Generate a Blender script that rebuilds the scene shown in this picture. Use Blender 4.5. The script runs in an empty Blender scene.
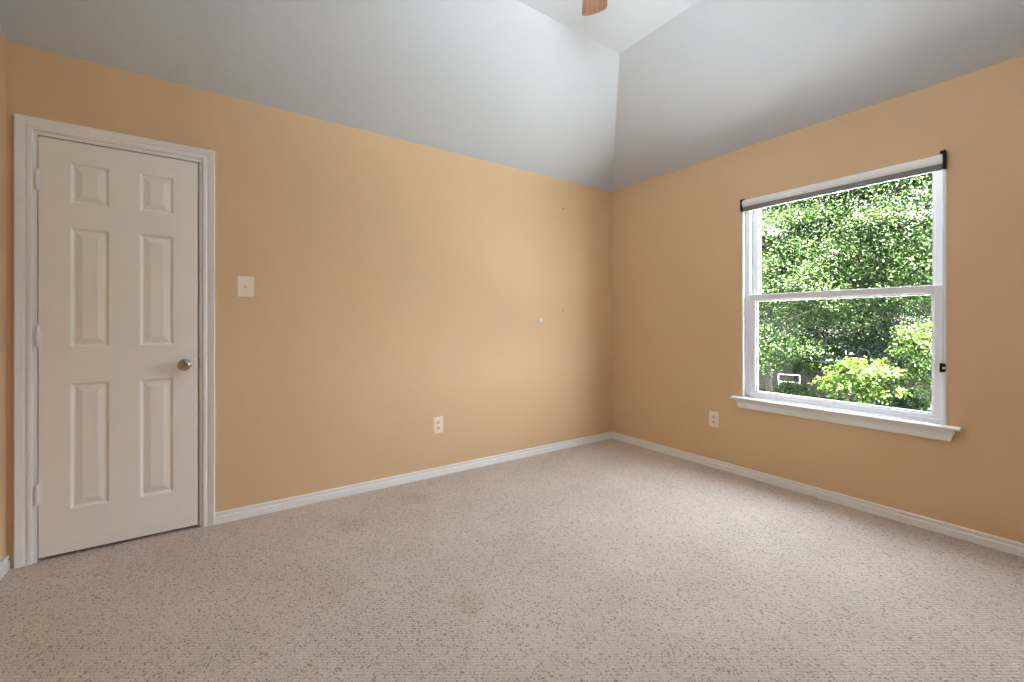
import bpy, bmesh, math, random
import numpy as np
from mathutils import Vector, Matrix

random.seed(7)
scene = bpy.context.scene
C = scene.collection

# ------------------------------------------------------------------ camera
CAM_H = 1.143
cam_data = bpy.data.cameras.new('camera')
cam_data.sensor_width = 36.0
cam_data.lens = 431.0 / 1024.0 * 36.0
cam_data.shift_y = -17.5 / 1024.0
cam_data.clip_start = 0.02
cam_data.clip_end = 300
cam = bpy.data.objects.new('camera', cam_data)
cam.location = (0, 0, CAM_H)
cam.rotation_euler = (math.pi / 2, 0, -math.atan2(0.5670, 0.8237))
C.objects.link(cam)
scene.camera = cam

# ------------------------------------------------------------------ world, sun, exposure
SKY = 7.5
world = bpy.data.worlds.new('world')
scene.world = world
world.use_nodes = True
wt = world.node_tree
wt.nodes.clear()
wo = wt.nodes.new('ShaderNodeOutputWorld')
bg = wt.nodes.new('ShaderNodeBackground')
tc = wt.nodes.new('ShaderNodeTexCoord')
sp = wt.nodes.new('ShaderNodeSeparateXYZ')
rp = wt.nodes.new('ShaderNodeValToRGB')
rp.color_ramp.elements[0].position = 0.0
rp.color_ramp.elements[0].color = (0.80, 0.88, 1.0, 1)
rp.color_ramp.elements[1].position = 0.6
rp.color_ramp.elements[1].color = (0.52, 0.57, 0.64, 1)
wt.links.new(tc.outputs['Generated'], sp.inputs[0])
wt.links.new(sp.outputs[2], rp.inputs[0])
wt.links.new(rp.outputs[0], bg.inputs['Color'])
# hazy sky, brighter round the side where the sun stands
dt = wt.nodes.new('ShaderNodeVectorMath'); dt.operation = 'DOT_PRODUCT'
dt.inputs[1].default_value = Vector((0.05, -0.86, 0.50)).normalized()
wt.links.new(tc.outputs['Generated'], dt.inputs[0])
mr_ = wt.nodes.new('ShaderNodeMapRange'); mr_.interpolation_type = 'SMOOTHSTEP'
mr_.inputs[1].default_value = -0.1; mr_.inputs[2].default_value = 1.0
mr_.inputs[3].default_value = SKY * 0.8; mr_.inputs[4].default_value = SKY * 1.4
wt.links.new(dt.outputs['Value'], mr_.inputs[0])
wt.links.new(mr_.outputs[0], bg.inputs['Strength'])
wt.links.new(bg.outputs[0], wo.inputs[0])

sun_data = bpy.data.lights.new('sun', 'SUN')
sun_data.energy = 85.0
sun_data.color = (1.0, 0.95, 0.86)
sun_data.angle = math.radians(0.6)
sun = bpy.data.objects.new('sun', sun_data)
sun.rotation_euler = Vector((0.20, 0.42, -0.88)).to_track_quat('-Z', 'Y').to_euler()
C.objects.link(sun)


XE = 3.263


def window_portal(name, y0, y1, z0, z1):
    """Sampling portal only (emits nothing itself): helps the sky light find the window."""
    d = bpy.data.lights.new(name, 'AREA')
    d.shape = 'RECTANGLE'
    d.size = z1 - z0
    d.size_y = y1 - y0
    d.cycles.is_portal = True
    o = bpy.data.objects.new(name, d)
    o.location = (XE + 0.12, (y0 + y1) / 2, (z0 + z1) / 2)
    o.rotation_euler = (0, math.pi / 2, 0)
    C.objects.link(o)


window_portal('sky_portal', 0.60, 1.69, 0.58, 2.08)

FILL = 58.0                         # strength of the unseen globe added under the fan as fill light
FILL_COL = (0.82, 0.93, 1.0)

scene.view_settings.view_transform = 'Standard'
scene.view_settings.look = 'None'
scene.view_settings.gamma = 1.0
scene.view_settings.use_curve_mapping = False
scene.view_settings.exposure = 1.40
scene.cycles.max_bounces = 16
scene.cycles.diffuse_bounces = 10
scene.cycles.transparent_max_bounces = 24
scene.cycles.use_denoising = True
scene.cycles.sample_clamp_indirect = 8.0

# ------------------------------------------------------------------ constants (metres)
XE, YN, XW, YS = 3.263, 2.984, -0.800, -1.30      # inner faces: east (window), north (door), west, south
WH = 2.457                                        # wall height
CH, CD = 3.068, 0.885                             # flat ceiling height, run of the slopes
WT = 0.15                                         # wall thickness
W1 = (0.590, 1.690, 0.582, 2.066)                 # window 1 opening y0,y1,z0,z1
W2 = (-0.862, 0.230, 0.582, 2.066)
GZ = -2.9                                         # garden level


# ------------------------------------------------------------------ helpers
def new_mat(name):
    m = bpy.data.materials.new(name)
    m.use_nodes = True
    nt = m.node_tree
    nt.nodes.clear()
    out = nt.nodes.new('ShaderNodeOutputMaterial')
    b = nt.nodes.new('ShaderNodeBsdfPrincipled')
    nt.links.new(b.outputs[0], out.inputs[0])
    return m, nt, b, out


def simple(name, col, rough=0.5, metal=0.0, spec=0.5, noise=0.0, nscale=20, bump=0.0, bscale=200):
    m, nt, b, out = new_mat(name)
    b.inputs['Base Color'].default_value = (*col, 1)
    b.inputs['Roughness'].default_value = rough
    b.inputs['Metallic'].default_value = metal
    b.inputs['Specular IOR Level'].default_value = spec
    tcn = nt.nodes.new('ShaderNodeTexCoord')
    if noise > 0:
        n = nt.nodes.new('ShaderNodeTexNoise')
        n.inputs['Scale'].default_value = nscale
        n.inputs['Detail'].default_value = 3
        nt.links.new(tcn.outputs['Object'], n.inputs['Vector'])
        mx = nt.nodes.new('ShaderNodeMixRGB')
        mx.inputs[1].default_value = (*[c * (1 - noise) for c in col], 1)
        mx.inputs[2].default_value = (*[min(1, c * (1 + noise)) for c in col], 1)
        nt.links.new(n.outputs[0], mx.inputs[0])
        nt.links.new(mx.outputs[0], b.inputs['Base Color'])
    if bump > 0:
        n2 = nt.nodes.new('ShaderNodeTexNoise')
        n2.inputs['Scale'].default_value = bscale
        n2.inputs['Detail'].default_value = 2
        nt.links.new(tcn.outputs['Object'], n2.inputs['Vector'])
        bp = nt.nodes.new('ShaderNodeBump')
        bp.inputs['Strength'].default_value = bump
        bp.inputs['Distance'].default_value = 0.004
        nt.links.new(n2.outputs[0], bp.inputs['Height'])
        nt.links.new(bp.outputs[0], b.inputs['Normal'])
    return m


def obj(name, bm, mat, parent=None, smooth=False):
    bmesh.ops.recalc_face_normals(bm, faces=bm.faces[:])
    me = bpy.data.meshes.new(name)
    bm.to_mesh(me)
    bm.free()
    if smooth:
        for p in me.polygons:
            p.use_smooth = True
        me.set_sharp_from_angle(angle=math.radians(35))
    me.materials.append(mat)
    o = bpy.data.objects.new(name, me)
    C.objects.link(o)
    if parent:
        o.parent = parent
    return o


def empty(name, loc=(0, 0, 0)):
    o = bpy.data.objects.new(name, None)
    o.location = loc
    o.empty_display_size = 0.05
    C.objects.link(o)
    return o


def put(o, parent, loc):
    """parent o (built in world coordinates) to an Empty standing at loc"""
    o.parent = parent
    o.location = (-loc[0], -loc[1], -loc[2])
    return o


def tag(o, label=None, cat=None, group=None, kind=None):
    if label: o['label'] = label
    if cat: o['category'] = cat
    if group: o['group'] = group
    if kind: o['kind'] = kind
    return o


def box(bm, x0, x1, y0, y1, z0, z1, bev=0.0, seg=2):
    r = bmesh.ops.create_cube(bm, size=1.0)
    vs = r['verts']
    for v in vs:
        v.co = Vector(((x0 + x1) / 2 + v.co.x * (x1 - x0), (y0 + y1) / 2 + v.co.y * (y1 - y0), (z0 + z1) / 2 + v.co.z * (z1 - z0)))
    if bev > 0:
        es = list({e for v in vs for e in v.link_edges})
        bmesh.ops.bevel(bm, geom=es, offset=bev, segments=seg, affect='EDGES', profile=0.5)


def loft(bm, rings, closed_ring=True, cap=True):
    """rings: list of equal-length point lists; faces between neighbouring rings"""
    vr = [[bm.verts.new(p) for p in r] for r in rings]
    n = len(vr[0])
    for a, b in zip(vr, vr[1:]):
        for i in range(n if closed_ring else n - 1):
            j = (i + 1) % n
            bm.faces.new((a[i], a[j], b[j], b[i]))
    if cap and closed_ring:
        bm.faces.new(vr[0])
        bm.faces.new(list(reversed(vr[-1])))
    return vr


def lathe(bm, prof, origin, axis, n=24):
    """prof: (radius, distance along axis) pairs"""
    axis = Vector(axis).normalized()
    q = axis.to_track_quat('Z', 'Y')
    rings = []
    for r, h in prof:
        rings.append([Vector(origin) + q @ Vector((max(r, 1e-5) * math.cos(2 * math.pi * i / n), max(r, 1e-5) * math.sin(2 * math.pi * i / n), h)) for i in range(n)])
    loft(bm, rings)


def tube(bm, pts, r, n=8, radii=None):
    rings = []
    pts = [Vector(p) for p in pts]
    for i, p in enumerate(pts):
        d = (pts[min(i + 1, len(pts) - 1)] - pts[max(i - 1, 0)]).normalized()
        q = d.to_track_quat('Z', 'Y')
        rr = radii[i] if radii else r
        rings.append([p + q @ Vector((rr * math.cos(2 * math.pi * k / n), rr * math.sin(2 * math.pi * k / n), 0)) for k in range(n)])
    loft(bm, rings)


# ------------------------------------------------------------------ materials
M_wall = simple('tan_wall_paint', (0.68, 0.48, 0.295), rough=0.62, spec=0.3, noise=0.02, nscale=3, bump=0.25, bscale=160)
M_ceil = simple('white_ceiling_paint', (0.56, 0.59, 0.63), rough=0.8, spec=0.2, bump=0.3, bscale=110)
M_trim = simple('white_trim_paint', (0.82, 0.82, 0.82), rough=0.35, spec=0.45)
M_door = simple('white_door_paint', (0.86, 0.83, 0.78), rough=0.38, spec=0.45, bump=0.05, bscale=90)
M_vinyl = simple('white_window_vinyl', (0.79, 0.80, 0.83), rough=0.35, spec=0.45)
M_plate = simple('ivory_plastic', (0.86, 0.77, 0.66), rough=0.35)
M_ivory_dark = simple('ivory_plastic_insert', (0.73, 0.63, 0.51), rough=0.4)
M_slot = simple('dark_slot', (0.10, 0.08, 0.06), rough=0.6)
M_nickel = simple('satin_nickel', (0.50, 0.44, 0.38), rough=0.22, metal=1.0)
M_black = simple('dark_brown_plastic', (0.016, 0.011, 0.008), rough=0.6, spec=0.2)
M_blind = simple('white_blind_cassette', (0.87, 0.88, 0.89), rough=0.4)
M_rail = simple('grey_blind_rail', (0.20, 0.195, 0.195), rough=0.45)
M_cord = simple('grey_cord', (0.42, 0.42, 0.43), rough=0.6)
M_fanmetal = simple('fan_bronze', (0.16, 0.11, 0.08), rough=0.4, metal=0.8)
M_whiteplug = simple('white_plastic', (0.90, 0.86, 0.80), rough=0.4)
M_nail = simple('nail_steel', (0.12, 0.09, 0.07), rough=0.5)


def carpet_material():
    m, nt, b, out = new_mat('berber_carpet')
    N, L = nt.nodes.new, nt.links.new
    t = N('ShaderNodeTexCoord')
    mp = N('ShaderNodeMapping')
    mp.inputs['Rotation'].default_value = (0, 0, math.radians(34.5))
    mp.inputs['Scale'].default_value = (1.25, 0.85, 1.0)
    L(t.outputs['Object'], mp.inputs['Vector'])
    vo = N('ShaderNodeTexVoronoi')
    vo.inputs['Scale'].default_value = 165.0
    vo.inputs['Randomness'].default_value = 0.6
    L(mp.outputs[0], vo.inputs['Vector'])
    sx = N('ShaderNodeSeparateColor')
    L(vo.outputs['Color'], sx.inputs[0])
    # loop colour: cream yarn with a share of brown flecks
    r = N('ShaderNodeValToRGB')
    r.color_ramp.interpolation = 'CONSTANT'
    e = r.color_ramp.elements
    e[0].position = 0.0; e[0].color = (0.36, 0.29, 0.23, 1)
    e[1].position = 0.065; e[1].color = (0.50, 0.425, 0.36, 1)
    for p, c in ((0.16, (0.625, 0.55, 0.485, 1)), (0.55, (0.67, 0.59, 0.525, 1)), (0.85, (0.71, 0.635, 0.565, 1))):
        q = e.new(p); q.color = c
    L(sx.outputs[0], r.inputs[0])
    # large soft wear blotches
    n = N('ShaderNodeTexNoise')
    n.inputs['Scale'].default_value = 2.6
    n.inputs['Detail'].default_value = 5
    L(t.outputs['Object'], n.inputs['Vector'])
    mr = N('ShaderNodeMapRange')
    mr.inputs[1].default_value = 0.35; mr.inputs[2].default_value = 0.7
    mr.inputs[3].default_value = 1.0; mr.inputs[4].default_value = 0.90
    L(n.outputs[0], mr.inputs[0])
    mul = N('ShaderNodeVectorMath'); mul.operation = 'MULTIPLY'
    L(r.outputs[0], mul.inputs[0])
    L(mr.outputs[0], mul.inputs[1])
    prev = mul.outputs[0]
    # brownish stains with their own places
    n3 = N('ShaderNodeTexNoise')
    n3.inputs['Scale'].default_value = 14
    L(t.outputs['Object'], n3.inputs['Vector'])
    for (x, y, rad, amt) in ((0.86, 1.56, 0.10, 0.45), (0.62, 2.55, 0.13, 0.30), (0.42, 1.95, 0.16, 0.22), (2.05, 1.25, 0.22, 0.20), (1.35, 1.9, 0.10, 0.18), (1.10, 2.66, 0.12, 0.25)):
        vd = N('ShaderNodeVectorMath'); vd.operation = 'DISTANCE'
        vd.inputs[1].default_value = (x, y, 0)
        L(t.outputs['Object'], vd.inputs[0])
        ad = N('ShaderNodeMath'); ad.operation = 'MULTIPLY_ADD'
        ad.inputs[1].default_value = rad * 1.2
        L(n3.outputs[0], ad.inputs[0]); L(vd.outputs['Value'], ad.inputs[2])
        ms = N('ShaderNodeMapRange'); ms.interpolation_type = 'SMOOTHSTEP'
        ms.inputs[1].default_value = rad * 0.5; ms.inputs[2].default_value = rad * 1.8
        ms.inputs[3].default_value = amt; ms.inputs[4].default_value = 0.0
        L(ad.outputs[0], ms.inputs[0])
        mx = N('ShaderNodeMixRGB'); mx.blend_type = 'MULTIPLY'
        mx.inputs[2].default_value = (0.70, 0.58, 0.42, 1)
        L(ms.outputs[0], mx.inputs[0]); L(prev, mx.inputs[1])
        prev = mx.outputs[0]
    L(prev, b.inputs['Base Color'])
    b.inputs['Roughness'].default_value = 0.95
    b.inputs['Specular IOR Level'].default_value = 0.05
    bp = N('ShaderNodeBump')
    bp.inputs['Strength'].default_value = 0.7
    bp.inputs['Distance'].default_value = 0.004
    bp.invert = True
    wv = N('ShaderNodeTexWave')
    wv.wave_type = 'BANDS'; wv.bands_direction = 'Y'
    wv.inputs['Scale'].default_value = 2 * math.pi / (20 * 0.0125)
    wv.inputs['Distortion'].default_value = 1.2
    wv.inputs['Detail'].default_value = 1.0
    wv.inputs['Detail Scale'].default_value = 1.5
    mp2 = N('ShaderNodeMapping')
    mp2.inputs['Rotation'].default_value = (0, 0, math.radians(34.5))
    L(t.outputs['Object'], mp2.inputs['Vector'])
    L(mp2.outputs[0], wv.inputs['Vector'])
    ma = N('ShaderNodeMath'); ma.operation = 'MULTIPLY_ADD'
    ma.inputs[1].default_value = -0.55
    L(wv.outputs['Fac'], ma.inputs[0]); L(vo.outputs['Distance'], ma.inputs[2])
    L(ma.outputs[0], bp.inputs['Height'])
    L(bp.outputs[0], b.inputs['Normal'])
    return m


M_carpet = carpet_material()


def glass_material():
    m, nt, b, out = new_mat('window_glass')
    nt.nodes.remove(b)
    tr = nt.nodes.new('ShaderNodeBsdfTransparent')
    tr.inputs[0].default_value = (0.97, 0.985, 0.98, 1)
    gl = nt.nodes.new('ShaderNodeBsdfGlossy')
    gl.inputs['Roughness'].default_value = 0.0
    mx = nt.nodes.new('ShaderNodeMixShader')
    fr = nt.nodes.new('ShaderNodeFresnel')
    fr.inputs[0].default_value = 1.35
    # reflect on the outer skins only: a ray already inside the pane must not meet total reflection
    gm = nt.nodes.new('ShaderNodeNewGeometry')
    sb = nt.nodes.new('ShaderNodeMath'); sb.operation = 'SUBTRACT'; sb.inputs[0].default_value = 1.0
    ml = nt.nodes.new('ShaderNodeMath'); ml.operation = 'MULTIPLY'
    nt.links.new(gm.outputs['Backfacing'], sb.inputs[1])
    nt.links.new(sb.outputs[0], ml.inputs[0])
    nt.links.new(fr.outputs[0], ml.inputs[1])
    nt.links.new(ml.outputs[0], mx.inputs[0])
    nt.links.new(tr.outputs[0], mx.inputs[1])
    nt.links.new(gl.outputs[0], mx.inputs[2])
    nt.links.new(mx.outputs[0], out.inputs[0])
    return m


M_glass = glass_material()


def wood_material(name, c1, c2, scale=6, rough=0.45, stretch=(1, 12, 12)):
    m, nt, b, out = new_mat(name)
    N, L = nt.nodes.new, nt.links.new
    t = N('ShaderNodeTexCoord'); mp = N('ShaderNodeMapping')
    mp.inputs['Scale'].default_value = stretch
    L(t.outputs['Object'], mp.inputs[0])
    n = N('ShaderNodeTexNoise'); n.inputs['Scale'].default_value = scale; n.inputs['Detail'].default_value = 6
    L(mp.outputs[0], n.inputs['Vector'])
    r = N('ShaderNodeValToRGB')
    r.color_ramp.elements[0].position = 0.35; r.color_ramp.elements[0].color = (*c1, 1)
    r.color_ramp.elements[1].position = 0.65; r.color_ramp.elements[1].color = (*c2, 1)
    L(n.outputs[0], r.inputs[0]); L(r.outputs[0], b.inputs['Base Color'])
    b.inputs['Roughness'].default_value = rough
    return m


M_blade = wood_material('fan_blade_wood', (0.13, 0.06, 0.032), (0.26, 0.13, 0.075), scale=4, stretch=(2, 22, 22))
M_fence = wood_material('weathered_fence_wood', (0.028, 0.021, 0.014), (0.05, 0.038, 0.026), scale=5, rough=0.8, stretch=(9, 9, 1))
M_bark = wood_material('tree_bark', (0.016, 0.012, 0.008), (0.035, 0.026, 0.018), scale=5, rough=0.9, stretch=(5, 5, 1))


def leaf_material(name, c1, c2, c3, trans=0.35):
    m, nt, b, out = new_mat(name)
    N, L = nt.nodes.new, nt.links.new
    nt.nodes.remove(b)
    g = N('ShaderNodeNewGeometry')
    r = N('ShaderNodeValToRGB')
    e = r.color_ramp.elements
    e[0].position = 0.0; e[0].color = (*c1, 1)
    e[1].position = 1.0; e[1].color = (*c3, 1)
    q = e.new(0.6); q.color = (*c2, 1)
    L(g.outputs['Random Per Island'], r.inputs[0])
    d = N('ShaderNodeBsdfDiffuse'); L(r.outputs[0], d.inputs[0])
    tl = N('ShaderNodeBsdfTranslucent'); L(r.outputs[0], tl.inputs[0])
    m1 = N('ShaderNodeMixShader'); m1.inputs[0].default_value = trans
    L(d.outputs[0], m1.inputs[1]); L(tl.outputs[0], m1.inputs[2])
    gl = N('ShaderNodeBsdfGlossy'); gl.inputs['Roughness'].default_value = 0.42
    gl.inputs['Color'].default_value = (1, 1, 1, 1)
    m2 = N('ShaderNodeMixShader'); m2.inputs[0].default_value = 0.022
    L(m1.outputs[0], m2.inputs[1]); L(gl.outputs[0], m2.inputs[2])
    L(m2.outputs[0], out.inputs[0])
    return m


LEAFK = 0.50
def lk(c): return tuple(v * LEAFK for v in c)
M_leaf_mid = leaf_material('mid_green_leaves', lk((0.024, 0.062, 0.010)), lk((0.062, 0.125, 0.026)), lk((0.20, 0.28, 0.085)))
M_leaf_dark = leaf_material('deep_green_leaves', lk((0.010, 0.030, 0.006)), lk((0.022, 0.056, 0.011)), lk((0.06, 0.11, 0.026)))
M_leaf_fresh = leaf_material('fresh_green_leaves', lk((0.045, 0.10, 0.012)), lk((0.08, 0.155, 0.022)), lk((0.16, 0.23, 0.05)), trans=0.4)
M_leaf_lime = leaf_material('lime_green_leaves', lk((0.07, 0.15, 0.014)), lk((0.13, 0.24, 0.030)), lk((0.24, 0.34, 0.07)), trans=0.45)

# ------------------------------------------------------------------ room shell
bm = bmesh.new()
bmesh.ops.create_grid(bm, x_segments=1, y_segments=1, size=0.5)
for v in bm.verts:
    v.co = Vector(((XW - WT) if v.co.x < 0 else XE + 0.02, (YS - WT) if v.co.y < 0 else YN + 0.75, 0))
tag(obj('floor', bm, M_carpet), kind='structure')

DO = (-0.716, -0.053, 2.066)          # door opening x0, x1, top (between jambs' outer faces)
bm = bmesh.new()
box(bm, XW - WT, DO[0], YN, YN + WT, -0.1, WH)
box(bm, DO[1], XE + WT, YN, YN + WT, -0.1, WH)
box(bm, DO[0], DO[1], YN, YN + WT, DO[2], WH)
tag(obj('wall_north', bm, M_wall), kind='structure')
bm = bmesh.new()                       # small closet behind the door
box(bm, XW - WT, DO[0] - 0.02, YN + WT, YN + 0.7, -0.1, WH)
box(bm, DO[1] + 0.02, DO[1] + 0.17, YN + WT, YN + 0.7, -0.1, WH)
box(bm, XW - WT, DO[1] + 0.17, YN + 0.7, YN + 0.8, -0.1, WH)
box(bm, XW - WT, DO[1] + 0.17, YN + WT, YN + 0.8, WH, WH + 0.1)
tag(obj('wall_closet', bm, M_wall), kind='structure')

bm = bmesh.new()
for y0, y1 in ((YS - WT, W1[0]), (W1[1], YN)):
    box(bm, XE, XE + 0.112, y0, y1, -0.1, WH)
for w in (W1,):
    box(bm, XE, XE + 0.112, w[0], w[1], -0.1, w[2])
    box(bm, XE, XE + 0.112, w[0], w[1], w[3], WH)
tag(obj('wall_east', bm, M_wall), kind='structure')
bm = bmesh.new(); box(bm, XW - WT, XW, YS - WT, YN, -0.1, WH)
tag(obj('wall_west', bm, M_wall), kind='structure')
bm = bmesh.new(); box(bm, XW, XE, YS - WT, YS, -0.1, WH)
tag(obj('wall_south', bm, M_wall), kind='structure')

# vaulted ceiling: flat centre, slopes on three sides with hips, upright white gable over the west wall
bm = bmesh.new()
lo = [bm.verts.new(p) for p in ((XW, YS, WH), (XE, YS, WH), (XE, YN, WH), (XW, YN, WH))]
hi = [bm.verts.new(p) for p in ((XW, YS + CD, CH), (XE - CD, YS + CD, CH), (XE - CD, YN - CD, CH), (XW, YN - CD, CH))]
ou = [bm.verts.new(p) for p in ((XW - WT, YS - WT, WH), (XE + WT, YS - WT, WH), (XE + WT, YN + WT, WH), (XW - WT, YN + WT, WH))]
up = [bm.verts.new(p) for p in ((XW - WT, YS - WT, CH + 0.3), (XE + WT, YS - WT, CH + 0.3), (XE + WT, YN + WT, CH + 0.3), (XW - WT, YN + WT, CH + 0.3))]
for i in range(4):
    j = (i + 1) % 4
    bm.faces.new((lo[i], lo[j], hi[j], hi[i]))
    bm.faces.new((lo[i], ou[i], ou[j], lo[j]))
    bm.faces.new((ou[i], up[i], up[j], ou[j]))
bm.faces.new(hi)
bm.faces.new(up)
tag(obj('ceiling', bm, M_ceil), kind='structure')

# ------------------------------------------------------------------ baseboards
BB = [(0.0, 0.0), (0.013, 0.0), (0.013, 0.042), (0.0115, 0.0445), (0.0060, 0.047), (0.0060, 0.054), (0.0100, 0.058), (0.0100, 0.067), (0.007, 0.071), (0.0, 0.071)]


def baseboard(name, a, b, inward, miter_a=True, miter_b=True):
    a, b, n = Vector(a), Vector(b), Vector(inward)
    d = (b - a).normalized()
    bm = bmesh.new()
    ra = [a + n * (p - 0.001) + Vector((0, 0, h - 0.006)) + d * (p if miter_a else 0) for p, h in BB]
    rb = [b + n * (p - 0.001) + Vector((0, 0, h - 0.006)) - d * (p if miter_b else 0) for p, h in BB]
    loft(bm, [ra, rb])
    tag(obj(name, bm, M_trim), kind='structure')


baseboard('baseboard_north', (-0.002, YN, 0), (XE, YN, 0), (0, -1, 0), miter_a=False)
baseboard('baseboard_east', (XE, YN, 0), (XE, YS, 0), (-1, 0, 0))
baseboard('baseboard_west', (XW, YS, 0), (XW, YN, 0), (1, 0, 0), miter_b=False)
baseboard('baseboard_south', (XE, YS, 0), (XW, YS, 0), (0, 1, 0))

# ------------------------------------------------------------------ door
# jamb + stop (lining of the opening)
JI = (-0.7015, -0.0730, 2.0465)        # inner faces of jamb
bm = bmesh.new()
box(bm, DO[0], JI[0], YN - 0.001, YN + WT, 0, DO[2])
box(bm, JI[1], DO[1], YN - 0.001, YN + WT, 0, DO[2])
box(bm, JI[0], JI[1], YN - 0.001, YN + WT, JI[2], DO[2])
box(bm, JI[0], JI[0] + 0.012, YN + 0.040, YN + 0.075, 0, JI[2])
box(bm, JI[1] - 0.012, JI[1], YN + 0.040, YN + 0.075, 0, JI[2])
box(bm, JI[0], JI[1], YN + 0.040, YN + 0.075, JI[2] - 0.012, JI[2])
tag(obj('trim_2', bm, M_trim), kind='structure')
# casing: colonial profile swept round the opening with mitred corners (u inwards from the outer edge, v off the wall)
CAS = [(0.0, 0.0), (0.0, 0.015), (0.003, 0.018), (0.009, 0.018), (0.013, 0.0155), (0.022, 0.0145), (0.029, 0.012),
       (0.033, 0.009), (0.036, 0.0085), (0.039, 0.0105), (0.046, 0.0125), (0.053, 0.0120), (0.0575, 0.009), (0.059, 0.005), (0.059, 0.0)]
cx0, cx1, cz = -0.7735, -0.0015, 2.123
bm = bmesh.new()
rings = [[], [], [], []]
for u, v in CAS:
    y = YN + 0.0005 - v
    rings[0].append((cx0 + u, y, 0)); rings[1].append((cx0 + u, y, cz - u))
    rings[2].append((cx1 - u, y, cz - u)); rings[3].append((cx1 - u, y, 0))
loft(bm, rings)
tag(obj('trim_1', bm, M_trim, smooth=True), kind='structure')

# six-panel slab
sx0, sx1, sz0, sz1 = -0.6975, -0.0805, 0.018, 2.0405
yf = YN + 0.001
cols = ((-0.590, -0.446), (-0.329, -0.187))
rows = ((0.226, 0.849), (1.027, 1.617), (1.736, 1.938))
xs = [sx0, cols[0][0], cols[0][1], cols[1][0], cols[1][1], sx1]
zs = [sz0, rows[0][0], rows[0][1], rows[1][0], rows[1][1], rows[2][0], rows[2][1], sz1]
bm = bmesh.new()
for i in range(5):
    for k in range(7):
        a, b_, c, d = xs[i], xs[i + 1], zs[k], zs[k + 1]
        if i in (1, 3) and k in (1, 3, 5):
            prof = [(0, 0), (0.004, 0.0015), (0.011, 0.0075), (0.015, 0.0085), (0.018, 0.0085), (0.042, 0.0022), (0.046, 0.0016)]
            rg = [[(a + s, yf + dp, c + s), (b_ - s, yf + dp, c + s), (b_ - s, yf + dp, d - s), (a + s, yf + dp, d - s)] for s, dp in prof]
            vr = loft(bm, rg, cap=False)
            bm.faces.new(vr[-1])
        else:
            bm.faces.new([bm.verts.new(p) for p in ((a, yf, c), (b_, yf, c), (b_, yf, d), (a, yf, d))])
# sides and back
f0 = [(sx0, yf, sz0), (sx1, yf, sz0), (sx1, yf, sz1), (sx0, yf, sz1)]
f1 = [(x, yf + 0.035, z) for x, y, z in f0]
vr = loft(bm, [f0, f1], cap=False)
bm.faces.new(vr[1])
bmesh.ops.remove_doubles(bm, verts=bm.verts, dist=1e-5)
door = tag(obj('door_1', bm, M_door), kind='structure',
           label='white six-panel hinged door with round satin nickel knob', cat='door')
# knob
kx, kz = -0.139, 0.917
bm = bmesh.new()
lathe(bm, [(0.0, 0.0), (0.031, 0.0), (0.0315, 0.003), (0.027, 0.007), (0.016, 0.009), (0.0115, 0.013), (0.0115, 0.028),
           (0.016, 0.032), (0.025, 0.036), (0.0300, 0.043), (0.0310, 0.050), (0.0295, 0.057), (0.024, 0.063), (0.014, 0.0665), (0.0, 0.067)], (kx, yf, kz), (0, -1, 0), 32)
obj('door_knob', bm, M_nickel, door, smooth=True)['label'] = 'round satin nickel knob'
# latch edge plate / strike seen as a dark spot in the gap
bm = bmesh.new()
box(bm, JI[1] - 0.0035, JI[1] + 0.0005, yf - 0.0005, yf + 0.022, kz - 0.028, kz + 0.028, 0.001)
obj('strike_plate', bm, M_nickel, door)
# hinges: knuckle barrel with segments and leaf
for hz in (1.834, 1.083, 0.326):
    bm = bmesh.new()
    hx, hy = -0.7000, YN - 0.0065
    zz = hz - 0.047
    for s in range(5):
        h = 0.094 / 5
        lathe(bm, [(0.0, 0), (0.0070, 0), (0.0078, 0.001), (0.0078, h - 0.0016), (0.0070, h - 0.0006), (0.0, h - 0.0006)], (hx, hy, zz + s * h), (0, 0, 1), 14)
    lathe(bm, [(0.0, 0), (0.0052, 0), (0.0052, 0.003), (0.003, 0.005), (0, 0.005)], (hx, hy, zz + 0.094), (0, 0, 1), 12)
    lathe(bm, [(0.0, 0), (0.003, 0), (0.0052, 0.002), (0.0052, 0.005), (0, 0.005)], (hx, hy, zz - 0.005), (0, 0, 1), 12)
    box(bm, hx - 0.014, hx + 0.012, YN - 0.0025, YN + 0.001, zz, zz + 0.094, 0.0008, 1)
    obj('hinge', bm, M_trim, door, smooth=True)


# ------------------------------------------------------------------ windows
def sash(bm, y0, y1, z0, z1, x0, x1, stile, top, bot, bev=0.004):
    box(bm, x0, x1, y0, y0 + stile, z0, z1, bev)
    box(bm, x0, x1, y1 - stile, y1, z0, z1, bev)
    box(bm, x0 + 0.0007, x1 - 0.0007, y0 + stile - 0.003, y1 - stile + 0.003, z1 - top, z1, bev)
    box(bm, x0 + 0.0007, x1 - 0.0007, y0 + stile - 0.003, y1 - stile + 0.003, z0, z0 + bot, bev)
    # glazing bead
    g = 0.010
    a, b, c, d = y0 + stile, y1 - stile, z0 + bot, z1 - top
    xb0, xb1 = x0 + 0.010, x1 - 0.003
    box(bm, xb0, xb1, a - 0.002, a + g, c, d, 0.002)
    box(bm, xb0, xb1, b - g, b + 0.002, c, d, 0.002)
    box(bm, xb0, xb1, a, b, d - g, d + 0.002, 0.002)
    box(bm, xb0, xb1, a, b, c - 0.002, c + g, 0.002)


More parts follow.
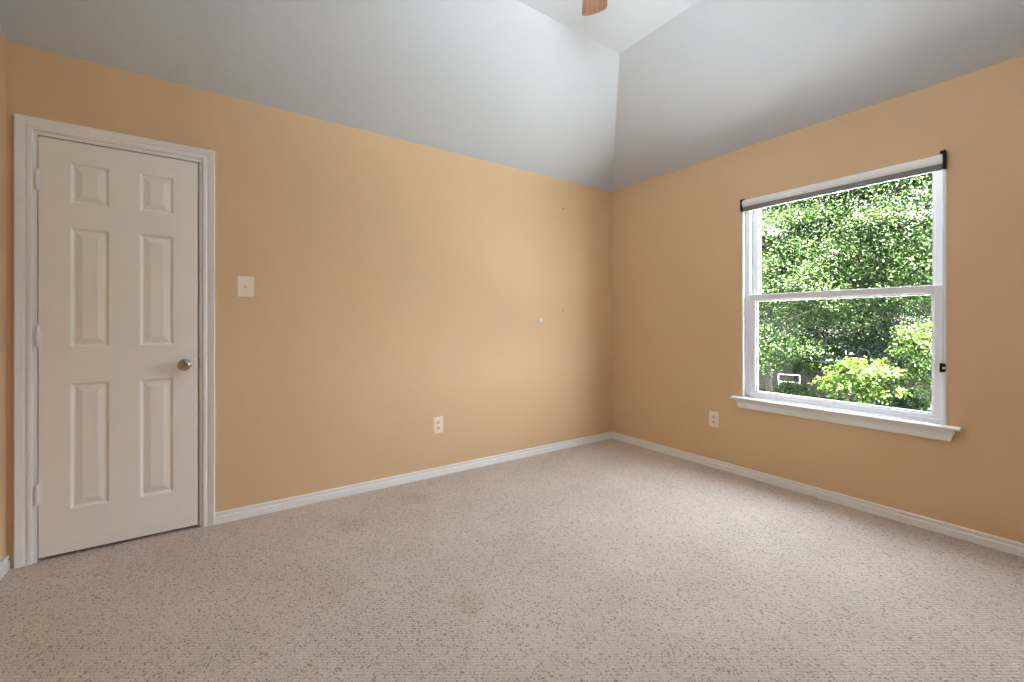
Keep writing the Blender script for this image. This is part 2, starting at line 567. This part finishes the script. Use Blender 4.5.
def make_window(name, w):
    y0, y1, z0, z1 = w
    # white lining of the opening: thin boards on jambs and head
    bm = bmesh.new()
    t = 0.010
    box(bm, XE - 0.0015, XE + 0.110, y0 - 0.0005, y0 + t, z0, z1)
    box(bm, XE - 0.0015, XE + 0.110, y1 - t, y1 + 0.0005, z0, z1)
    box(bm, XE - 0.0015, XE + 0.110, y0 + t, y1 - t, z1 - t, z1)
    box(bm, XE + 0.004, XE + 0.110, y0 + t, y1 - t, z0, z0 + 0.016)
    a, b, c, d = y0 + t, y1 - t, z0 + 0.016, z1 - t
    # vinyl master frame
    xf0, xf1 = XE + 0.028, XE + 0.105
    fw = 0.020
    fl, fh = 0.007, 0.034            # the frame shows less at the low-y jamb
    for (p, q) in ((a, a + fl), (b - fh, b)):
        box(bm, xf0, xf1, p, q, c, d, 0.003)
    box(bm, xf0, xf1, a, b, d - 0.018, d, 0.003)
    box(bm, xf0, xf1, a, b, c, c + 0.018, 0.003)
    win = tag(obj(name, bm, M_vinyl), kind='structure')
    ya, yb = a + fl - 0.002, b - fh + 0.002
    zm = 1.336
    bm = bmesh.new()
    sash(bm, ya, yb, c + 0.008, zm + 0.022, XE + 0.030, XE + 0.066, 0.040, 0.044, 0.028)
    lo_ = obj('lower_sash', bm, M_vinyl, win, smooth=False)
    bm = bmesh.new()
    box(bm, XE + 0.058, XE + 0.062, ya + 0.038, yb - 0.038, c + 0.032, zm - 0.02)
    obj('pane', bm, M_glass, lo_)
    bm = bmesh.new()
    sash(bm, ya + 0.004, yb - 0.004, zm - 0.022, d - 0.005, XE + 0.068, XE + 0.098, 0.040, 0.032, 0.036)
    up_ = obj('upper_sash', bm, M_vinyl, win)
    bm = bmesh.new()
    box(bm, XE + 0.081, XE + 0.085, ya + 0.042, yb - 0.042, zm + 0.012, d - 0.035)
    obj('pane', bm, M_glass, up_)
    # sill board (stool with horns) and tapered apron moulding
    bm = bmesh.new()
    st = z0 + 0.010
    prof = [(0.0, 0.0), (-0.040, 0.0), (-0.046, -0.004), (-0.048, -0.009), (-0.046, -0.014), (-0.041, -0.017), (0.0, -0.017)]
    ring0 = [(XE + p, y0 - 0.062 + 0.0, st + h) for p, h in prof]
    ring1 = [(XE + p, y1 + 0.062 - 0.0, st + h) for p, h in prof]
    loft(bm, [ring0, ring1])
    box(bm, XE - 0.004, XE + 0.034, y0 + 0.001, y1 - 0.001, st - 0.017, st)
    ap = [(0.0, -0.017, 0.040), (-0.034, -0.017, 0.040), (-0.033, -0.024, 0.039), (-0.027, -0.034, 0.034), (-0.021, -0.046, 0.028), (-0.018, -0.060, 0.025), (-0.016, -0.072, 0.022), (-0.012, -0.083, 0.019), (0.0, -0.083, 0.019)]
    loft(bm, [[(XE + p, y0 - e, st + h) for p, h, e in ap], [(XE + p, y1 + e, st + h) for p, h, e in ap]])
    obj('window_sill', bm, M_trim, win)
    return win


make_window('window_1', W1)


def make_blind(w, label, dx=0):
    y0, y1, z0, z1 = w
    base = Vector((XE, (y0 + y1) / 2, z1 - 0.06))
    root = empty('roller_blind', base)
    tag(root, label, 'blind', 'roller blinds above the windows')
    xa, xb = XE - 0.022, XE + 0.026
    zc0, zc1 = z1 - 0.052, z1 - 0.001
    # cassette with a rounded front
    bm = bmesh.new()
    pr = [(xb, zc0), (xa + 0.010, zc0), (xa + 0.004, zc0 + 0.008), (xa, zc0 + 0.018), (xa, zc0 + 0.030), (xa + 0.004, zc0 + 0.041), (xa + 0.012, zc1 - 0.002), (xb, zc1)]
    loft(bm, [[(x, y0 + 0.011, z) for x, z in pr], [(x, y1 - 0.011, z) for x, z in pr]])
    put(obj('cassette', bm, M_blind, smooth=True), root, base)
    # dark brackets wrap the two ends; the one at the low-y end stands taller
    for e0, e1, up_, t0, t1 in ((y0 - 0.002, y0 + 0.010, 0.016, y0 - 0.002, y0 + 0.022), (y1 - 0.010, y1 + 0.002, 0.006, y1 - 0.022, y1 + 0.002)):
        bm = bmesh.new()
        box(bm, xa - 0.003, XE - 0.0005, e0, e1, zc0 - 0.034, zc1 + up_, 0.002)
        box(bm, xa + 0.004, XE - 0.0005, t0, t1, zc1 + 0.001, zc1 + up_, 0.002)
        put(tag(obj('end_cap', bm, M_black), 'dark brown end cap'), root, base)
    # hanging bottom rail of the rolled-up shade
    bm = bmesh.new()
    box(bm, XE - 0.014, XE + 0.010, y0 + 0.013, y1 - 0.013, zc0 - 0.036, zc0 - 0.004, 0.004, 2)
    box(bm, XE - 0.009, XE + 0.004, y0 + 0.016, y1 - 0.016, zc0 - 0.006, zc0 + 0.002)
    put(tag(obj('bottom_rail', bm, M_rail, smooth=True), 'dark grey rail'), root, base)
    # cord loop and tensioner
    bm = bmesh.new()
    yc = y0 + 0.014
    zt = 0.905
    pts = [(XE + 0.008, yc, zc0)] + [(XE + 0.008 - 0.003 * math.sin(i / 10 * math.pi), yc, zc0 + (zt - zc0) * i / 10) for i in range(1, 11)]
    tube(bm, pts, 0.0016, 6)
    tube(bm, [(p[0] + 0.010, p[1], p[2]) for p in pts], 0.0016, 6)
    put(obj('cord', bm, M_cord), root, base)
    bm = bmesh.new()
    box(bm, XE - 0.004, XE + 0.022, yc - 0.003, yc + 0.012, zt - 0.028, zt + 0.022, 0.003)
    box(bm, XE - 0.006, XE + 0.004, y0 + 0.001, yc + 0.012, zt - 0.026, zt + 0.020, 0.003)
    ten = put(tag(obj('cord_tensioner', bm, M_black), 'dark brown cord tensioner'), root, base)
    bm = bmesh.new()
    lathe(bm, [(0, 0), (0.006, 0), (0.0055, 0.003), (0.003, 0.005), (0, 0.005)], (XE - 0.006, y0 + 0.008, zt - 0.004), (-1, 0, 0), 14)
    obj('screw', bm, M_whiteplug, ten)
    return root


make_blind(W1, 'white rolled-up roller blind with dark end caps along the window head')


# ------------------------------------------------------------------ wall plates
def frame_at(wall, u, z):
    """local axes: X to the right as seen from the room, Y out into the room, Z up"""
    if wall == 'north':
        return Matrix.Translation((u, YN, z)) @ Matrix.Rotation(math.pi, 4, 'Z') @ Matrix.Scale(1, 4)
    return Matrix.Translation((XE, u, z)) @ Matrix.Rotation(math.pi / 2, 4, 'Z')


def plate_mesh(w=0.078, h=0.122):
    bm = bmesh.new()
    rg = []
    for s, d in ((0.0, -0.0005), (0.0, 0.002), (0.0015, 0.0045), (0.005, 0.006)):
        a, b = w / 2 - s, h / 2 - s
        rg.append([(-a, d, -b), (a, d, -b), (a, d, b), (-a, d, b)])
    loft(bm, rg)
    return bm


def screws(bm, zs):
    for z in zs:
        lathe(bm, [(0, 0), (0.0035, 0), (0.003, 0.0012), (0, 0.0012)], (0, 0.0058, z), (0, 1, 0), 12)


def make_outlet(wall, u, z, label):
    r = empty('wall_outlet')
    r.matrix_world = frame_at(wall, u, z)
    tag(r, label, 'outlet')
    bm = plate_mesh(); screws(bm, (0.0,))
    obj('cover_plate', bm, M_plate, r)
    for zc in (0.021, -0.021):
        bm = bmesh.new()
        n = 28
        pts = []
        for i in range(n):
            t = 2 * math.pi * i / n
            pts.append((max(-0.0155, min(0.0155, 0.018 * math.cos(t))), 0.0145 * math.sin(t)))
        loft(bm, [[(x, 0.0055, zc + q) for x, q in pts], [(x * 0.96, 0.0078, zc + q * 0.96) for x, q in pts]])
        f = obj('receptacle', bm, M_ivory_dark, r)
        bm = bmesh.new()
        box(bm, -0.0075, -0.0052, 0.0070, 0.0082, zc - 0.002, zc + 0.007)
        box(bm, 0.0052, 0.0075, 0.0070, 0.0082, zc - 0.002, zc + 0.007)
        lathe(bm, [(0, 0), (0.0026, 0), (0.0026, 0.0012), (0, 0.0012)], (0, 0.0070, zc - 0.007), (0, 1, 0), 12)
        obj('slot', bm, M_slot, f)
    return r


def make_switch(wall, u, z, label):
    r = empty('light_switch')
    r.matrix_world = frame_at(wall, u, z)
    tag(r, label, 'switch')
    bm = plate_mesh(0.084, 0.120); screws(bm, (0.030, -0.030))
    obj('cover_plate', bm, M_plate, r)
    bm = bmesh.new()
    loft(bm, [[(-0.0055, 0.0055, -0.012), (0.0055, 0.0055, -0.012), (0.0055, 0.0055, 0.012), (-0.0055, 0.0055, 0.012)],
              [(-0.0048, 0.0065, -0.011), (0.0048, 0.0065, -0.011), (0.0048, 0.0065, 0.011), (-0.0048, 0.0065, 0.011)],
              [(-0.0042, 0.016, 0.002), (0.0042, 0.016, 0.002), (0.0042, 0.014, 0.010), (-0.0042, 0.014, 0.010)]])
    obj('toggle', bm, M_ivory_dark, r)
    return r


make_switch('north', 0.147, 1.361, 'ivory toggle light switch on tan wall beside the white door')
make_outlet('north', 1.379, 0.380, 'ivory duplex wall outlet low on the wall that has the door')
make_outlet('east', 1.910, 0.383, 'ivory duplex wall outlet low on the wall left of the window')

# small white bumper and nails left in the wall
bm = bmesh.new()
lathe(bm, [(0, -0.001), (0.022, -0.001), (0.0225, 0.003), (0.0195, 0.011), (0.0135, 0.018), (0.006, 0.022), (0, 0.023)], (0, 0, 0), (0, -1, 0), 24)
o = obj('wall_bumper', bm, M_whiteplug, smooth=True)
o.location = (2.353, YN, 1.166)
tag(o, 'small white round bumper stuck on the tan wall near the corner', 'bumper')


def nail(x, z, label, r=0.006):
    bm = bmesh.new()
    lathe(bm, [(0, -0.001), (0.0022, -0.001), (0.0022, 0.006), (r, 0.0065), (r, 0.0085), (0, 0.0095)], (0, 0, 0), (0, -1, 0.25), 12)
    o = obj('nail', bm, M_nail)
    o.location = (x, YN, z)
    tag(o, label, 'nail', 'nails left in the tan wall')


nail(2.620, 2.192, 'tiny dark nail high on the tan wall near the ceiling corner')
nail(2.612, 1.257, 'tiny dark nail in the tan wall just above the white bumper', 0.005)


# ------------------------------------------------------------------ ceiling fan
FAN = Vector((1.237, 1.18, 0))
BZ = 2.763
fan = empty('ceiling_fan', (FAN.x, FAN.y, CH))
tag(fan, 'ceiling fan with brown wooden blades at the top of the picture', 'fan')
fb = (FAN.x, FAN.y, CH)
bm = bmesh.new()
lathe(bm, [(0, 0.002), (0.075, 0.002), (0.078, -0.01), (0.07, -0.04), (0.03, -0.06), (0, -0.06)], (FAN.x, FAN.y, CH), (0, 0, 1), 32)
put(obj('canopy', bm, M_fanmetal, smooth=True), fan, fb)
bm = bmesh.new()
lathe(bm, [(0, 0), (0.013, 0), (0.013, 0.17), (0, 0.17)], (FAN.x, FAN.y, CH - 0.21), (0, 0, 1), 16)
put(obj('downrod', bm, M_fanmetal, smooth=True), fan, fb)
bm = bmesh.new()
lathe(bm, [(0, -0.09), (0.06, -0.09), (0.09, -0.07), (0.115, -0.03), (0.118, 0.03), (0.10, 0.07), (0.05, 0.095), (0, 0.1)], (FAN.x, FAN.y, BZ + 0.03), (0, 0, 1), 36)
put(obj('motor_housing', bm, M_fanmetal, smooth=True), fan, fb)
az0 = math.atan2(0.716, 0.7236) + math.radians(3.0)
for i in range(5):
    az = az0 + i * 2 * math.pi / 5
    # outline in the blade plane: x along the blade, y across
    out = []
    r0, r1 = 0.17, 0.585
    wroot, wtip = 0.050, 0.066
    for s in range(11):
        t = s / 10
        x = r0 + (r1 - 0.03 - r0) * t
        out.append((x, wroot + (wtip - wroot) * t))
    tip = []
    for s in range(1, 10):
        a = s / 10 * math.pi
        tip.append((r1 - 0.03 + 0.03 * math.sin(a) ** 0.75, wtip * math.cos(a)))
    outline = out + tip + [(x, -y) for x, y in reversed(out)]
    bm = bmesh.new()
    loft(bm, [[(x, y, -0.003) for x, y in outline], [(x, y, 0.003) for x, y in outline]])
    b = obj('blade', bm, M_blade)
    R = Matrix.Translation((0, 0, BZ - CH)) @ Matrix.Rotation(az, 4, 'Z') @ Matrix.Rotation(math.radians(-12), 4, 'X')
    b.parent = fan
    b.matrix_local = R
    b['label'] = 'brown wooden blade'
    bm = bmesh.new()
    box(bm, 0.09, 0.24, -0.016, 0.016, 0.003, 0.008, 0.002)
    box(bm, 0.19, 0.25, -0.035, 0.035, 0.003, 0.007, 0.002)
    obj('blade_iron', bm, M_fanmetal, b)

# added fill light, out of view: glowing opal globe and fitter below the motor
GZC = BZ - 0.06 - 0.05 - 0.07
bm = bmesh.new()
lathe(bm, [(0, 0.06), (0.05, 0.06), (0.055, 0.03), (0.062, 0.0), (0.062, -0.02), (0, -0.02)], (FAN.x, FAN.y, BZ - 0.11), (0, 0, 1), 28)
put(obj('fill_fitter', bm, M_fanmetal, smooth=True), fan, fb)
bm = bmesh.new()
gp = [(0.0, -0.072)]
for i in range(1, 15):
    a = -math.pi / 2 + i / 15 * (math.pi * 0.90)
    gp.append((0.088 * math.cos(a), 0.072 * math.sin(a)))
gp.append((0.04, 0.073)); gp.append((0.0, 0.073))
lathe(bm, gp, (FAN.x, FAN.y, GZC), (0, 0, 1), 32)
M_globe, nt_, b_, out_ = new_mat('fill_opal_glass')
b_.inputs['Base Color'].default_value = (0.9, 0.9, 0.9, 1)
b_.inputs['Emission Color'].default_value = (*FILL_COL, 1)
b_.inputs['Emission Strength'].default_value = FILL
put(obj('fill_globe', bm, M_globe, smooth=True), fan, fb)

# ------------------------------------------------------------------ garden
M_bounce = simple('pale_bounce', (0.44, 0.47, 0.495), rough=0.9, spec=0.1, noise=0.06, nscale=2)  # unseen pale slab, added to bounce daylight up through the window onto the ceiling
bm = bmesh.new()
box(bm, XE + 0.5, 11.0, -9, 9, GZ - 0.05, GZ + 0.04, 0.01)
tag(obj('bounce_slab', bm, M_bounce), kind='structure')
M_lawn = simple('lawn', (0.012, 0.022, 0.005), rough=0.9, spec=0.1, noise=0.4, nscale=3)
bm = bmesh.new()
bmesh.ops.create_grid(bm, x_segments=1, y_segments=1, size=0.5)
for v in bm.verts:
    v.co = Vector((XE + 0.4 if v.co.x < 0 else 90, v.co.y * 140, GZ))
tag(obj('ground', bm, M_lawn), kind='structure')


def ray(px, py, depth):
    """world point seen in the photograph at (px, py), depth metres in front of the camera"""
    a = (px - 512) / 431.0
    return Vector((depth * (a * 0.8237 + 0.567), depth * (-a * 0.567 + 0.8237), CAM_H + (323.5 - py) / 431.0 * depth))


# fence
def fence():
    bm = bmesh.new()
    y = -14.0
    rnd = random.Random(3)
    X = 28.0
    while y < 24:
        h = 1.83 + rnd.uniform(-0.02, 0.02)
        box(bm, X + rnd.uniform(-0.005, 0.005), X + 0.018, y, y + 0.138, GZ + 0.04, GZ + h)
        y += 0.145
    for z in (0.3, 1.0, 1.6):
        box(bm, X + 0.018, X + 0.056, -14, 24, GZ + z, GZ + z + 0.09)
    o = obj('wooden_fence', bm, M_fence)
    o['kind'] = 'thing'
    tag(o, 'weathered brown board fence at the far end of the garden', 'fence')


fence()

# white frame standing before the fence
p = ray(789, 380, 24.0)
fr = bmesh.new()
w, h, t = 1.05, 0.46, 0.05
for (a, b, c, d) in ((-w / 2, w / 2, h - t, h), (-w / 2, w / 2, 0, t), (-w / 2, -w / 2 + t, t, h - t), (w / 2 - t, w / 2, t, h - t)):
    box(fr, -0.03, 0.03, a, b, c + 0.76, d + 0.76, 0.006)
for yy in (-w / 2, w / 2 - t):
    box(fr, -0.03, 0.03, yy, yy + t, 0, 0.78, 0.006)
o = obj('bench_frame', fr, M_trim)
o.location = (p.x, p.y, GZ)
o.rotation_euler.z = math.radians(20)
tag(o, 'white rectangular frame standing in front of the wooden fence outside', 'bench')

# neighbour's house behind the fence
M_siding = simple('pale_blue_siding', (0.055, 0.065, 0.075), rough=0.7, noise=0.05)
M_roof = simple('grey_shingles', (0.02, 0.02, 0.022), rough=0.9, noise=0.3, nscale=8)
p = ray(838, 350, 36)
hb = Vector((p.x + 2, p.y, GZ))
house = empty('house', hb)
tag(house, 'pale blue grey house glimpsed through the leaves beyond the fence', 'house')
bm = bmesh.new()
box(bm, -2, 4, -5, 5, 0, 3.0)
for k in range(18):
    box(bm, -2.015, -1.99, -5, 5, 0.05 + k * 0.16, 0.19 + k * 0.16)
obj('siding', bm, M_siding, house)
bm = bmesh.new()
loft(bm, [[(-2.5, -5.4, 2.9), (1, -5.4, 4.6), (4.5, -5.4, 2.9)], [(-2.5, 5.4, 2.9), (1, 5.4, 4.6), (4.5, 5.4, 2.9)]])
obj('roof', bm, M_roof, house)
bm = bmesh.new()
for a, b, c, d in ((-0.6, 0.6, 2.1, 2.2), (-0.6, 0.6, 0.9, 1.0), (-0.6, -0.5, 1.0, 2.1), (0.5, 0.6, 1.0, 2.1)):
    box(bm, -2.06, -2.0, a, b, c, d)
obj('window_frame', bm, M_trim, house)


# ------------------------------------------------------------------ trees
def leaf_mesh(name, centers, normals, sizes, mat, rng):
    """one mesh of small folded leaf blades"""
    n = len(centers)
    up = rng.normal(size=(n, 3))
    nn = normals / np.linalg.norm(normals, axis=1, keepdims=True)
    u = np.cross(nn, up); u /= np.linalg.norm(u, axis=1, keepdims=True)
    v = np.cross(nn, u)
    s = sizes[:, None]
    P = np.empty((n, 6, 3))
    fold = 0.18
    P[:, 0] = centers - u * s * 0.5
    P[:, 1] = centers - u * s * 0.1 + v * s * 0.28 + nn * s * fold
    P[:, 2] = centers + u * s * 0.25 + v * s * 0.22 + nn * s * fold
    P[:, 3] = centers + u * s * 0.55 - nn * s * 0.08
    P[:, 4] = centers + u * s * 0.25 - v * s * 0.22 + nn * s * fold
    P[:, 5] = centers - u * s * 0.1 - v * s * 0.28 + nn * s * fold
    me = bpy.data.meshes.new(name)
    me.vertices.add(n * 6)
    me.vertices.foreach_set('co', P.reshape(-1).astype(np.float32))
    base = (np.arange(n) * 6)[:, None]
    q = np.concatenate([base + np.array([[0, 1, 2, 3]]), base + np.array([[0, 3, 4, 5]])], axis=1).reshape(-1)
    me.loops.add(len(q))
    me.loops.foreach_set('vertex_index', q.astype(np.int32))
    me.polygons.add(n * 2)
    me.polygons.foreach_set('loop_start', (np.arange(n * 2) * 4).astype(np.int32))
    me.polygons.foreach_set('loop_total', np.full(n * 2, 4, np.int32))
    me.update(calc_edges=True)
    me.materials.append(mat)
    return me


def make_tree(name, label, base, height, crown_c, crown_r, nleaf, leaf, mat, seed, nclump=90, trunk_r=0.16, group=None, cat='tree', clump_r=0.55, shell=0.55):
    rng = np.random.default_rng(seed)
    root = empty(name, base)
    tag(root, label, cat, group)
    cc = np.array(crown_c, float); cr = np.array(crown_r, float)
    # clump centres fill an ellipsoid, mostly its outer shell
    d = rng.normal(size=(nclump, 3)); d /= np.linalg.norm(d, axis=1, keepdims=True)
    rad = shell + (1 - shell) * rng.random((nclump, 1)) ** 0.7
    cl = cc + d * rad * cr
    cl = cl[cl[:, 2] > 0.35]
    per = max(1, nleaf // len(cl))
    cen = np.repeat(cl, per, axis=0)
    off = rng.normal(size=cen.shape)
    off *= (clump_r * rng.uniform(0.6, 1.25, size=(len(cl), 1))).repeat(per, axis=0) * np.array([0.62, 0.62, 0.36])
    pts = cen + off
    k = pts[:, 2] > 0.12
    pts = pts[k]
    out = pts - cc
    nrm = out / (np.linalg.norm(out, axis=1, keepdims=True) + 1e-6) * 0.5 + np.array([0, 0, 0.75]) + rng.normal(size=pts.shape) * 0.55
    sz = leaf * rng.uniform(0.65, 1.3, size=len(pts))
    fo = bpy.data.objects.new('foliage', leaf_mesh('foliage', pts, nrm, sz, mat, rng))
    C.objects.link(fo)
    fo.parent = root
    # trunk with limbs reaching into the crown
    bm = bmesh.new()
    rp = random.Random(seed)
    top = Vector(cc) + Vector((0, 0, cr[2] * 0.45))
    n = 9
    trunk = [Vector((0, 0, -0.1)).lerp(top, i / (n - 1)) + Vector((rp.uniform(-1, 1), rp.uniform(-1, 1), 0)) * trunk_r * 0.7 * (0 if i == 0 else 1) for i in range(n)]
    tube(bm, trunk, 0, 9, radii=[trunk_r * (1.25 - 1.05 * i / (n - 1)) for i in range(n)])
    idx = rng.choice(len(cl), size=min(16, len(cl)), replace=False)
    for j in idx:
        e = Vector(cl[j])
        tt = min(0.9, max(0.25, (e.z * 0.75) / max(top.z, 0.1)))
        f = tt * (n - 1); i0 = int(f)
        s = trunk[i0].lerp(trunk[min(i0 + 1, n - 1)], f - i0)
        mid = s.lerp(e, 0.5) + Vector((rp.uniform(-1, 1), rp.uniform(-1, 1), 0.6)) * 0.12 * (e - s).length
        r = trunk_r * 0.42 * (1.2 - tt)
        tube(bm, [s, mid, e], 0, 6, radii=[r, r * 0.65, r * 0.2])
    obj('trunk', bm, M_bark, root, smooth=True)
    return root


G = 'trees in the garden outside the window'
def tr(px, depth, h, cc, cr, *a, **k):
    p = ray(px, 323, depth)
    return dict(base=(p.x, p.y, GZ), height=h)


def T(name, label, px, depth, cz, cr, nleaf, leaf, mat, seed, lean=(0, 0), **k):
    p = ray(px, 323, depth)
    return make_tree(name, label, (p.x, p.y, GZ), 0, (lean[0], lean[1], cz - GZ), cr, nleaf, leaf, mat, seed, **k)


# tall shade trees whose bright crowns fill the upper sash
T('shade_tree', 'tall shade tree with pale sunlit leaves filling the upper window pane', 975, 16.0, 5.6, (2.4, 4.8, 4.8), 110000, 0.095, M_leaf_mid, 11, lean=(-1.6, 2.4), nclump=400, trunk_r=0.15, group=G, clump_r=0.66, shell=0.25)
T('shade_tree', 'shade tree with a thin trunk at the left edge of the window', 768, 19.0, 4.0, (2.0, 3.0, 4.9), 36000, 0.095, M_leaf_mid, 12, nclump=150, trunk_r=0.12, group=G, clump_r=0.62, shell=0.25)
T('shade_tree', 'deep green tree standing behind the lime green small tree', 885, 20.5, 1.0, (2.3, 3.9, 3.9), 30000, 0.11, M_leaf_dark, 13, nclump=150, trunk_r=0.2, group=G, clump_r=0.7, shell=0.25)
T('small_tree', 'small lime green tree with sunlit yellowish leaves in the lower pane', 862, 14.5, -0.80, (0.85, 1.2, 0.85), 2300, 0.12, M_leaf_lime, 14, nclump=44, trunk_r=0.05, group=G, clump_r=0.30, shell=0.2)
T('small_tree', 'bright green small tree at the right edge of the lower pane', 932, 13.5, 0.25, (0.8, 0.95, 1.2), 3000, 0.105, M_leaf_fresh, 15, nclump=50, trunk_r=0.05, group=G, clump_r=0.32, shell=0.15)
T('garden_shrub', 'low dark green shrub in the lower right corner of the window', 920, 14.5, -2.0, (1.0, 1.5, 0.85), 8000, 0.09, M_leaf_dark, 16, nclump=60, trunk_r=0.05, group='shrubs in the garden outside the window', cat='shrub', clump_r=0.4, shell=0.4)
T('garden_shrub', 'low green shrub in front of the fence at the lower left', 790, 22.5, -2.45, (0.6, 1.0, 0.38), 2500, 0.10, M_leaf_mid, 17, nclump=40, trunk_r=0.05, group='shrubs in the garden outside the window', cat='shrub', clump_r=0.4, shell=0.4)
T('shade_tree', 'leafy tree hanging over the fence above the white frame', 795, 25.0, 1.5, (1.8, 3.6, 3.2), 22000, 0.12, M_leaf_mid, 18, nclump=200, trunk_r=0.16, group=G, clump_r=0.7, shell=0.3)
# row of trees beyond the fence and the house
for i, (px, dep, cz, r) in enumerate(((735, 46, 5.5, 5.0), (800, 49, 6.5, 5.4), (868, 46, 6.5, 5.2), (940, 42, 6.0, 5.0))):
    names = ('left end of the row', 'second from the left in the row', 'second from the right in the row', 'right end of the row')
    T('background_tree', 'dense dark green tree beyond the fence, ' + names[i], px, dep, cz, (3.0, r, 8.0), 16000, 0.24, M_leaf_dark, 30 + i, nclump=220, trunk_r=0.25, group='row of trees beyond the fence', clump_r=1.1, shell=0.3)

# woodland closing the view far behind the garden: leaves nobody could count
rng = np.random.default_rng(77)
nl = 60000
ncl = 1500
cl = np.stack([rng.uniform(70, 78, ncl), rng.uniform(-40, 75, ncl), GZ + 0.5 + 15.5 * rng.random(ncl) ** 0.9], axis=1)
pts = np.repeat(cl, nl // ncl, axis=0) + rng.normal(size=(nl, 3)) * np.array([1.0, 1.5, 0.8])
pts = pts[pts[:, 2] > GZ + 0.1]
nrm = np.array([-0.5, 0, 0.75]) + rng.normal(size=pts.shape) * 0.5
wl = bpy.data.objects.new('tree_foliage', leaf_mesh('tree_foliage', pts, nrm, 0.55 * rng.uniform(0.6, 1.3, len(pts)), M_leaf_dark, rng))
C.objects.link(wl)
tag(wl, 'mass of dark green woodland leaves closing the view behind all the trees', 'foliage', kind='stuff')
